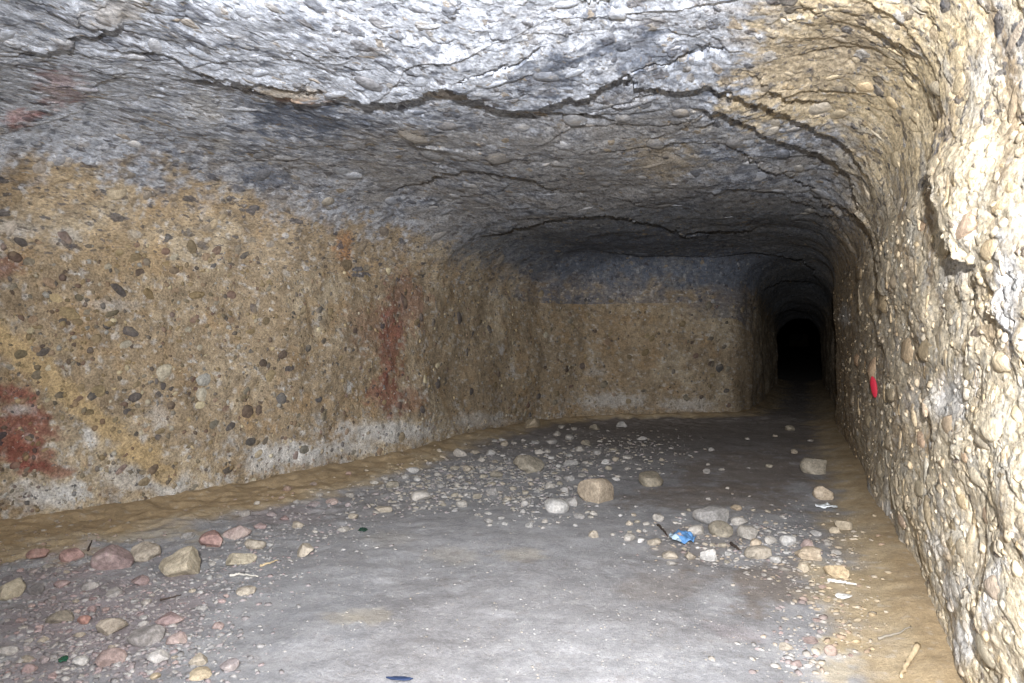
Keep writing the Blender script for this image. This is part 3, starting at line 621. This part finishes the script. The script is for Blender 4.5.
def stone(px, py, w, h, col, label, name='stone', group=None, cat='stone', facets=6, rough=.16, boxy=0, sub=3, flat=1.0, depth=None):
    """px, py: middle of the stone's foot in the photograph; w, h its size there"""
    seedc[0] += 1; p, t = on_floor(px, py - .12 * h); m = t / F_PX
    r = np.random.default_rng(seedc[0]); V, Fc = stone_verts(seedc[0], sub, facets, rough, boxy)
    a = w * m / 2; c = max(h * m * .5 * flat, .006); b = depth * m / 2 if depth else (a * .75 + c * .35)
    o = raw_mesh(name, V * np.array([a, b, c]), Fc, M_STONE, smooth=True)
    if facets > 4: o.data.set_sharp_from_angle(angle=.42)
    g = p + FWD * b * .5; g[2] = float(floor_z(g[0], g[1]))
    o.location = (g[0], g[1], g[2] + c * .55); o.rotation_euler = (r.uniform(-.08, .08), r.uniform(-.1, .1), YAW + r.uniform(-.35, .35))
    o.color = (*((np.array(COL[col]) * .72 + floor_colour(g[None])[0] * .28) * r.uniform(.92, 1.08)), 1)
    tag(o, label, cat, group); return o
BIG = [
 (175, 580, 38, 32, 'cream', 'rough cream boulder on the dark gravel near the left wall, largest stone there', 8, .2),
 (210, 549, 24, 19, 'red', 'brick red angular stone on the sand behind the cream boulder', 7, .12),
 (108, 573, 38, 28, 'rose', 'smooth dull pink slab half sunk in sand left of the cream boulder', 4, .08),
 (142, 563, 30, 20, 'beige', 'knobbly beige lump between the dull pink slab and the cream boulder', 6, .25),
 (68, 563, 22, 13, 'red', 'low red stone in the sand, second from the left edge', 5, .12),
 (35, 560, 22, 12, 'red', 'low red stone in the sand, nearest the left edge', 5, .12),
 (4, 602, 26, 22, 'cream', 'cream stone cut off by the left edge of the picture', 6, .14),
 (34, 596, 14, 12, 'dark', 'small dark grey angular stone beside the cream stone at the left edge', 6, .1),
 (239, 566, 30, 13, 'cream', 'long low cream stone right of the red stone', 6, .18),
 (304, 558, 17, 15, 'beige', 'lone pale beige stone with a bent tail at the edge of the grey path', 6, .2),
 (235, 540, 28, 15, 'pink', 'pinkish tan stone at the foot of the left sand bank behind the red stone', 6, .15),
 (254, 550, 20, 12, 'beige', 'beige stone between the pinkish tan stone and the long cream stone', 6, .15),
 (245, 596, 21, 9, 'beige', 'small flat peach stone on bare gravel in front of the white twig', 6, .12),
 (107, 668, 28, 18, 'pink', 'flat pink stone at the lower left with one red corner', 6, .1),
 (82, 625, 13, 10, 'orange', 'small bright orange-red stone in the dark gravel', 6, .12),
 (107, 636, 28, 16, 'beige', 'pointed beige flake right of the small orange-red stone', 7, .15),
 (142, 647, 34, 18, 'grey', 'flat streaked pale grey slab in the lower left gravel', 6, .1),
 (174, 647, 20, 12, 'pink', 'pale pinkish white oval stone beside the streaked grey slab', 5, .08),
 (155, 665, 21, 14, 'white', 'whitish angular stone in front of the streaked grey slab', 6, .14),
 (167, 626, 28, 12, 'rose', 'low mauve-pink stone behind the streaked grey slab', 6, .12),
 (217, 630, 12, 8, 'pink', 'small pale pink stone alone on the grey gravel', 5, .1),
 (57, 624, 26, 12, 'olive', 'low grey-beige slab left of the small orange-red stone', 6, .12),
 (78, 668, 16, 11, 'white', 'small white stone left of the flat pink stone', 6, .12),
 (197, 667, 18, 13, 'beige', 'beige stone standing right of the whitish angular stone', 6, .15),
 (199, 680, 22, 10, 'yellow', 'pale yellow crumbly stone at the bottom edge of the picture', 6, .25),
 (154, 680, 10, 7, 'yellow', 'small yellow pebble at the bottom edge of the picture', 4, .1),
 (596, 505, 36, 29, 'tan', 'squarish tan block with whitish base standing on the path', 6, .1),
 (557, 514, 26, 16, 'white', 'rounded white cobble lying left of the squarish tan block', 3, .08),
 (572, 507, 13, 11, 'grey', 'small grey stone between the white cobble and the squarish tan block', 5, .1),
 (652, 488, 23, 17, 'olive', 'rounded olive brown stone on the path right of the squarish tan block', 4, .14),
 (529, 475, 32, 20, 'olive', 'broad olive brown lump at the back of the rubble band by the left wall', 5, .2),
 (421, 501, 22, 11, 'pale', 'pale flat stone at the near left end of the rubble band', 6, .12),
 (384, 513, 16, 7, 'beige', 'small flat beige stone alone left of the rubble band', 6, .12),
 (712, 526, 36, 21, 'grey', 'largest pale grey stone in the heap by the blue scrap', 5, .12),
 (722, 538, 24, 18, 'olive', 'rounded olive grey stone leaning on the largest pale grey stone', 3, .08),
 (697, 535, 17, 10, 'pale', 'low pale stone in front of the largest pale grey stone, left side', 5, .12),
 (740, 526, 17, 9, 'pale', 'low pale stone just right of the largest pale grey stone', 5, .12),
 (749, 541, 20, 14, 'pale', 'angular pale stone in the middle of the heap right of the olive grey stone', 7, .14),
 (756, 548, 13, 10, 'tan', 'small tan stone wedged at the middle of the heap', 6, .14),
 (737, 511, 12, 6, 'tan', 'small tan stone lying behind the largest pale grey stone', 5, .12),
 (789, 547, 16, 13, 'white', 'pale triangular stone at the right end of the heap', 7, .08),
 (771, 545, 12, 9, 'pale', 'pale stone touching the triangular stone on its left', 6, .12),
 (808, 549, 11, 10, 'pink', 'pinkish stone between the heap and the sandy clods', 6, .14),
 (845, 531, 18, 12, 'beige', 'pale tan rounded stone on the sand by the right wall', 4, .1),
 (836, 534, 12, 8, 'beige', 'small beige stone touching the rounded one by the right wall', 6, .14),
 (709, 562, 17, 14, 'white', 'white curved stone at the front of the heap right of the blue scrap', 6, .2),
 (691, 561, 12, 10, 'beige', 'beige stone left of the white curved stone', 6, .14),
 (671, 560, 16, 9, 'beige', 'beige stone in front of the blue scrap', 6, .14),
 (673, 567, 11, 6, 'pale', 'small pale stone nearest the viewer below the blue scrap', 6, .14),
 (730, 557, 9, 5, 'white', 'small white stone in the hollow before the heap', 5, .1),
 (760, 560, 28, 14, 'beige', 'long angular beige block at the front right of the heap', 8, .1),
 (777, 564, 12, 8, 'white', 'white stone with an orange end beside the long angular block', 5, .1),
 (805, 574, 11, 13, 'beige', 'upright beige stone before the sandy clods', 6, .12),
 (811, 561, 26, 14, 'tan', 'crumbling tan clod of sand right of the heap', 5, .3),
 (838, 578, 24, 14, 'tan', 'tan wedge of sandy rock near the white stick', 6, .2),
 (659, 522, 12, 8, 'pale', 'small pale stone on the path behind the blue scrap', 6, .12),
 (630, 542, 12, 9, 'pale', 'small pale stone leftmost of the heap', 5, .12),
 (655, 546, 14, 8, 'beige', 'small beige stone just left of the blue scrap', 6, .14),
 (825, 501, 20, 16, 'tan', 'tan clod on the sand by the right wall behind the white shard', 5, .2),
 (816, 476, 28, 20, 'olive', 'olive tan boulder at the foot of the right wall, farthest along', 5, .16),
 (832, 656, 13, 10, 'rust', 'dark reddish stone on the pale sand at lower right', 6, .1),
 (797, 668, 11, 8, 'rust', 'small red-brown stone left of the dark reddish stone, nearer the viewer', 6, .12),
 (812, 644, 14, 6, 'rust', 'flat reddish flake behind the dark reddish stone', 6, .12),
 (787, 652, 14, 8, 'beige', 'beige stone left of the flat reddish flake', 6, .14),
]
for px, py, w, h, c, lab, fc, rg in BIG:
    stone(px, py, w, h, c, lab, facets=fc, rough=rg, boxy=.15 if 'squarish' in lab else 0, sub=4 if w > 24 else 3)
# the smaller stones strewn between them, each told by its colour and by the landmark it lies next to
def short_name(lab):
    for cut in (' on ', ' in ', ' between ', ' beside ', ' behind ', ' left ', ' right ', ' at ', ' lying ', ' standing ', ' half ', ' alone', ' cut ', ' leaning ', ' just ', ' with ', ' touching ', ' wedged ', ' near', ' below ', ' before ', ',', ' leftmost', ' of '):
        lab = lab.split(cut)[0]
    return lab
_names = [short_name(b_[5]) for b_ in BIG]
MARKS = [(b_[0], b_[1], nm) for b_, nm in zip(BIG, _names) if _names.count(nm) == 1 and len(nm.split()) >= 2] + [(683, 541, 'blue plastic wrapper'), (363, 531, 'tiny green scrap'), (842, 579, 'white stick'), (826, 508, 'white shard')]
RANK = ['nearest', 'second', 'third', 'fourth', 'fifth', 'sixth', 'seventh', 'eighth', 'ninth', 'tenth', 'eleventh', 'twelfth']
STREWN = []
def strew(n, pts, spread, smin, smax, cols, group, seed):
    r = np.random.default_rng(seed); done = []; tries = 0
    while len(done) < n and tries < n * 8:
        tries += 1; c = pts[r.integers(len(pts))]; px, py = c[0] + r.normal() * spread[0], c[1] + r.normal() * spread[1]
        if not (2 < px < 1020 and 415 < py < 680): continue
        p, t = on_floor(px, py)
        if p[0] < XL(p[1]) + .25 or p[0] > XR(p[1]) - .15: continue
        s = smin * (smax / smin) ** (r.random() ** 1.5)
        if any(abs(px - q[0]) < .55 * (s + q[2]) and abs(py - q[1]) < .35 * (s + q[2]) for q in done + OCC): continue
        done.append((px, py, s)); OCC.append((px, py, s)); col = cols[r.integers(len(cols))]
        o = stone(px, py, s, s * r.uniform(.4, .75), col, None, group=group, facets=6, rough=.16, sub=2)
        STREWN.append((o, px, py, s, col))
OCC = [(b_[0], b_[1] - .2 * b_[3], max(b_[2], b_[3])) for b_ in BIG] + [(683, 541, 18), (826, 508, 20), (844, 598, 18), (400, 680, 26), (363, 531, 9), (63, 661, 9), (842, 579, 26), (243, 577, 24), (270, 565, 18), (170, 600, 20), (85, 551, 12), (664, 533, 18), (736, 549, 12)]
strew(100, P_('430,478 457,478 474,485 490,475 500,490 510,478 539,494 562,470 452,495 475,470 520,485 545,480 580,475 540,450 580,450 600,460 490,465'), (22, 10), 6, 20, ['pale', 'pale', 'grey', 'beige', 'white', 'white', 'olive'], 'rubble band stones', 51)
strew(90, P_('30,580 60,600 30,640 60,665 100,610 130,600 20,665 120,660 170,600 200,580 90,640 150,620 230,560 260,545 300,520 330,505 180,670 60,575'), (26, 14), 6, 20, ['pale', 'grey', 'mauve', 'mauve', 'rose', 'beige', 'white', 'grey', 'pink'], 'lower left gravel stones', 52)
strew(38, P_('690,545 715,545 735,555 760,545 780,555 650,535 700,520 790,560 750,530'), (18, 8), 5, 14, ['pale', 'beige', 'grey', 'olive', 'white'], 'heap stones', 53)
strew(14, P_('800,600 830,600 820,640 780,660 850,650 760,650 845,560'), (22, 14), 4, 10, ['beige', 'rust', 'pale', 'rose', 'tan'], 'lower right scattered stones', 54)
strew(16, P_('564,519 540,522 585,515 502,519 610,505'), (14, 4), 4, 12, ['pale', 'grey', 'white'], 'chips before the cobble', 55)
strew(14, P_('640,455 700,450 760,450 720,470 680,465 800,440'), (30, 10), 4, 10, ['pale', 'grey', 'olive', 'beige'], 'far path stones', 56)
def place_word(dx, dy):
    if abs(dx) > 2.2 * abs(dy): return 'right of' if dx > 0 else 'left of'
    if abs(dy) > 1.2 * abs(dx): return 'in front of' if dy > 0 else 'behind'
    return ('in front and right of' if dx > 0 else 'in front and left of') if dy > 0 else ('behind and right of' if dx > 0 else 'behind and left of')
WORD = dict(cream='cream', white='white', grey='grey', pale='pale', tan='tan', olive='olive', rose='dull pink', pink='pink', beige='beige', mauve='mauve', rust='red-brown')
KEYS = {}
for o, px, py, s, col in STREWN:
    mx, my, nm = min(MARKS, key=lambda q: math.hypot(px - q[0], 2 * (py - q[1])))
    KEYS.setdefault(('small' if s < 9 else 'mid-sized', WORD[col], place_word(px - mx, (py - my) * 2), nm), []).append((math.hypot(px - mx, 2 * (py - my)), o))
for (size, cw, pw, nm), lst in KEYS.items():
    lst.sort(key=lambda q: q[0])
    for k, (_, o) in enumerate(lst):
        o['label'] = f'{size} {cw} stone {pw} the {nm}' if len(lst) == 1 else f'{RANK[min(k, 11)]} {size} {cw} stone {pw} the {nm}'; o['category'] = 'stone'

# loose grit, nobody could count it
def grit(n, pts, spread, smin, smax, cols, seed):
    r = np.random.default_rng(seed); out = []
    for k in range(n):
        c = pts[r.integers(len(pts))]; px, py = c[0] + r.normal() * spread[0], c[1] + r.normal() * spread[1]
        if py < 405: continue
        d = sight(px, py); t = -CAM[2] / d[2]; p = CAM + d * t
        if p[1] > 16 or p[0] < XL(p[1]) + .1 or p[0] > XR(p[1]) - .08: continue
        s = smin * (smax / smin) ** (r.random() ** 2); out.append([p, s, r.uniform(0, 6.28), np.array(COL[cols[r.integers(len(cols))]]) * r.uniform(.75, 1.1)])
    P = np.array([o[0] for o in out]); Z = floor_z(P[:, 0], P[:, 1]); res = []; FC = floor_colour(P)
    for (p, s, a, c), z, fc in zip(out, Z, FC):
        c = c * .55 + fc * .45
        e1 = np.array([math.cos(a), math.sin(a), r.normal() * .15]); e2 = np.array([-math.sin(a), math.cos(a), r.normal() * .15])
        res.append((np.array([p[0], p[1], z + s * .12]), e1, e2, np.array([0, 0, 1.0]), (s, s * r.uniform(.5, 1), s * .45), c))
    return res
G1 = grit(4600, P_('20,570 60,580 40,620 80,640 30,670 110,600 140,640 170,610 210,580 120,670 190,650 240,560 280,535 330,515 90,560'), (40, 22), .005, .022, ['mauve', 'grey', 'rose', 'pale', 'dark', 'mauve', 'grey', 'white'], 61)
G2 = grit(2600, P_('430,480 470,480 510,478 550,470 500,460 590,450 540,500 640,450 400,495'), (30, 12), .008, .035, ['pale', 'grey', 'beige', 'olive', 'mauve'], 62)
G3 = grit(1500, P_('690,545 740,545 780,555 820,580 830,620 800,650 760,530 840,545'), (30, 16), .005, .025, ['pale', 'grey', 'beige', 'tan', 'rust'], 63)
G4 = grit(1300, P_('350,600 450,620 550,640 650,600 700,650 500,560 600,560 400,560 350,650 600,680'), (80, 40), .003, .009, ['pale', 'grey', 'dark', 'beige', 'white'], 64)
merged('gravel', G1 + G2 + G3 + G4, M_GRIT, 1, floor)

# ------------------------------------------------------------------ litter and twigs
def plain(name, col, rough=.7, bump=.3, var=.25):
    m, nt, b = new_mat(name); b.inputs['Roughness'].default_value = rough
    tc = nd(nt, 'ShaderNodeTexCoord'); f = noise(nt, tc.outputs['Object'], 60, 4)
    col = tuple(col); a = tuple(np.array(col) * (1 - var)); c = tuple(np.minimum(np.array(col) * (1 + var), 1))
    lk(nt, mixrgb(nt, f.outputs[0], a, c), b.inputs['Base Color'])
    bp = nd(nt, 'ShaderNodeBump'); inp(bp, Strength=bump, Distance=.01); lk(nt, f.outputs[0], bp.inputs['Height']); lk(nt, bp.outputs[0], b.inputs['Normal'])
    return m
def twig(pts, r0, mat, label, name='twig', lift=.006):
    Q = [on_floor(*q) for q in pts]; P = np.array([q[0] for q in Q]); P[:, 2] += lift + r0
    # refine and wander a little
    tt = np.linspace(0, len(P) - 1, 14); R = np.stack([np.interp(tt, np.arange(len(P)), P[:, k]) for k in range(3)], -1)
    R += (np.random.default_rng(int(pts[0][0])).random(R.shape) - .5) * r0 * .7
    R[:, 2] = np.maximum(R[:, 2], floor_z(R[:, 0], R[:, 1]) + r0 * .6)
    base = R[0].copy(); R = R - base; n = 7; Vs = []
    for i in range(14):
        d = R[min(i + 1, 13)] - R[max(i - 1, 0)]; d /= np.linalg.norm(d) + 1e-9; a = np.cross(d, [0, 0, 1.0]); a /= np.linalg.norm(a) + 1e-9; b = np.cross(a, d)
        rr = r0 * (1 - .55 * i / 13)
        for k in range(n):
            th = 2 * math.pi * k / n; Vs.append(R[i] + rr * (math.cos(th) * a + math.sin(th) * b))
    F = [[i * n + k, i * n + (k + 1) % n, (i + 1) * n + (k + 1) % n, (i + 1) * n + k] for i in range(13) for k in range(n)]
    Vs += [R[0], R[-1]]; me = bpy.data.meshes.new(name)
    F += [[n * 14, (k + 1) % n, k] for k in range(n)] + [[n * 14 + 1, 13 * n + k, 13 * n + (k + 1) % n] for k in range(n)]
    me.from_pydata([tuple(v) for v in Vs], [], F); me.materials.append(mat)
    for p_ in me.polygons: p_.use_smooth = True
    o = bpy.data.objects.new(name, me); C.objects.link(o); o.location = base
    return tag(o, label, 'twig')
M_WT = plain('bleached_wood', lin(206, 202, 192)); M_PT = plain('pale_wood', lin(190, 172, 140)); M_DT = plain('dark_wood', lin(74, 64, 58)); M_GT = plain('grey_wood', lin(140, 134, 122))
twig([(229, 578), (240, 576), (258, 579)], .008, M_WT, 'bleached white twig lying on the gravel in front of the long cream stone')
twig([(260, 568), (270, 565), (278, 562)], .008, M_PT, 'pale slanting twig right of the bleached white twig')
twig([(160, 602), (170, 600), (181, 597)], .006, M_DT, 'thin dark twig on the gravel below the cream boulder')
twig([(88, 553), (90, 548), (92, 543)], .007, M_DT, 'short dark twig standing out of the sand left of the dull pink slab')
twig([(828, 583), (842, 585), (856, 588)], .012, M_WT, 'white stick lying on the sand near the right wall')
twig([(878, 641), (890, 638), (899, 636), (911, 629)], .007, M_GT, 'grey crooked twig on the ochre sand at lower right')
twig([(918, 650), (911, 662), (905, 672), (900, 682)], .014, M_PT, 'pale bent stick on the ochre sand at the bottom right')
twig([(731, 546), (736, 549), (740, 552)], .011, M_DT, 'short dark stick poking from the stone heap')
twig([(658, 527), (664, 533), (668, 539)], .010, M_DT, 'thin dark stick leaning behind the blue scrap')

def crumple(name, px, py, w, h, mats, label, cat, seed, thick=.004, amp=.35, nx=16, ny=12, corners=None, cmap=None, rise=.01):
    """a thin crumpled sheet with real thickness lying on the floor"""
    p, t = on_floor(px, py); m = t / F_PX; r = np.random.default_rng(seed)
    a = w * m / 2; b = h * m / 2 * 2.4
    u, v = np.meshgrid(np.linspace(-1, 1, nx), np.linspace(-1, 1, ny), indexing='ij')
    P = np.stack([u * 1.7 + seed, v * 1.7, 0 * u], -1).reshape(-1, 3)
    x = u * a * (1 - .3 * np.abs(v) ** 2) + a * .3 * (vnoise(P, 1.3, seed).reshape(u.shape) - .5); y = v * b * (1 - .35 * np.abs(u) ** 2.5)
    z = rise + amp * a * (fbm(P, 1.1, 2, seed + 3).reshape(u.shape)) 
    g = np.stack([x, y, z], -1).reshape(-1, 3); top = g.copy(); bot = g - np.array([0, 0, thick])
    V = np.concatenate([top, bot]); n = nx * ny; I = np.arange(n).reshape(nx, ny)
    q = np.stack([I[:-1, :-1], I[1:, :-1], I[1:, 1:], I[:-1, 1:]], -1).reshape(-1, 4); F = [list(f) for f in q] + [list(f[::-1] + n) for f in q]
    ring = list(I[:, 0]) + list(I[-1, 1:]) + list(I[-2::-1, -1]) + list(I[0, -2:0:-1])
    F += [[ring[k], ring[k] + n, ring[(k + 1) % len(ring)] + n, ring[(k + 1) % len(ring)]] for k in range(len(ring))]
    me = bpy.data.meshes.new(name); me.from_pydata([tuple(c) for c in V], [], [[int(i) for i in f] for f in F])
    for mm in mats: me.materials.append(mm)
    if cmap:
        for pl in me.polygons:
            c = pl.center; pl.material_index = cmap(c[0] / a, c[1] / b)
    for pl in me.polygons: pl.use_smooth = True
    o = bpy.data.objects.new(name, me); C.objects.link(o); o.location = p; o.rotation_euler = (0, 0, YAW + r.uniform(-.2, .2))
    return tag(o, label, cat)
M_BLUE = plain('blue_plastic', lin(92, 136, 184), .5); M_PRINT = plain('pale_print', lin(206, 176, 160), .5); M_LB = plain('milky_plastic', lin(170, 190, 204), .4)
crumple('plastic_wrapper', 683, 544, 26, 13, [M_BLUE, M_PRINT, M_LB], 'crumpled blue plastic wrapper with pale print among the stones', 'wrapper', 5, amp=1.0, cmap=lambda x, y: 1 if (abs(x + .25) < .16 and abs(y) < .5) else (2 if x < -.55 else 0))
crumple('plastic_shard', 826, 509, 21, 6, [plain('white_shard', lin(214, 220, 222), .5)], 'white shard lying on the sand near the right wall', 'shard', 8, amp=.5, thick=.008)
crumple('plastic_shard', 844, 599, 18, 5, [plain('white_chip', lin(214, 214, 210), .5)], 'thin white chip on the sand below the white stick', 'shard', 9, amp=.4, thick=.006)
crumple('plastic_scrap', 400, 681, 26, 3, [plain('navy_plastic', lin(48, 62, 92), .5)], 'flat navy blue scrap at the bottom edge of the picture', 'scrap', 12, amp=.12, thick=.004)
crumple('plastic_scrap', 363, 532, 9, 4, [plain('bottle_green', lin(34, 62, 52), .35)], 'tiny dark green scrap alone on the grey path', 'scrap', 14, amp=.7, thick=.006)
crumple('glass_shard', 63, 662, 8, 5, [plain('green_glass', lin(36, 80, 62), .2)], 'dark green glass shard in the lower left gravel', 'shard', 15, amp=.8, thick=.008)
# red paint dabbed on an upright pebble of the right wall
pm, pn, pz = where(876.5, 387); s0 = 22 * pz / F_PX / 2
bp_ = pm + pn * relief(pm[None])[0]
V, Fc = stone_verts(777, 3, 0, .10)
o = raw_mesh('paint_mark', V, Fc, plain('red_paint', lin(176, 40, 58), .6, .2, .15)); o.parent = wall_right; o['label'] = 'red paint mark on an upright pebble'
nv = pn * .55 + (CAM - pm) / np.linalg.norm(CAM - pm) * .6; nv /= np.linalg.norm(nv)
up = np.array([0, .30, .95]); up -= nv * (up @ nv); up /= np.linalg.norm(up)
pose(o, bp_ + pn * .045, up, np.cross(nv, up), nv, (s0, s0 * .34, .014))
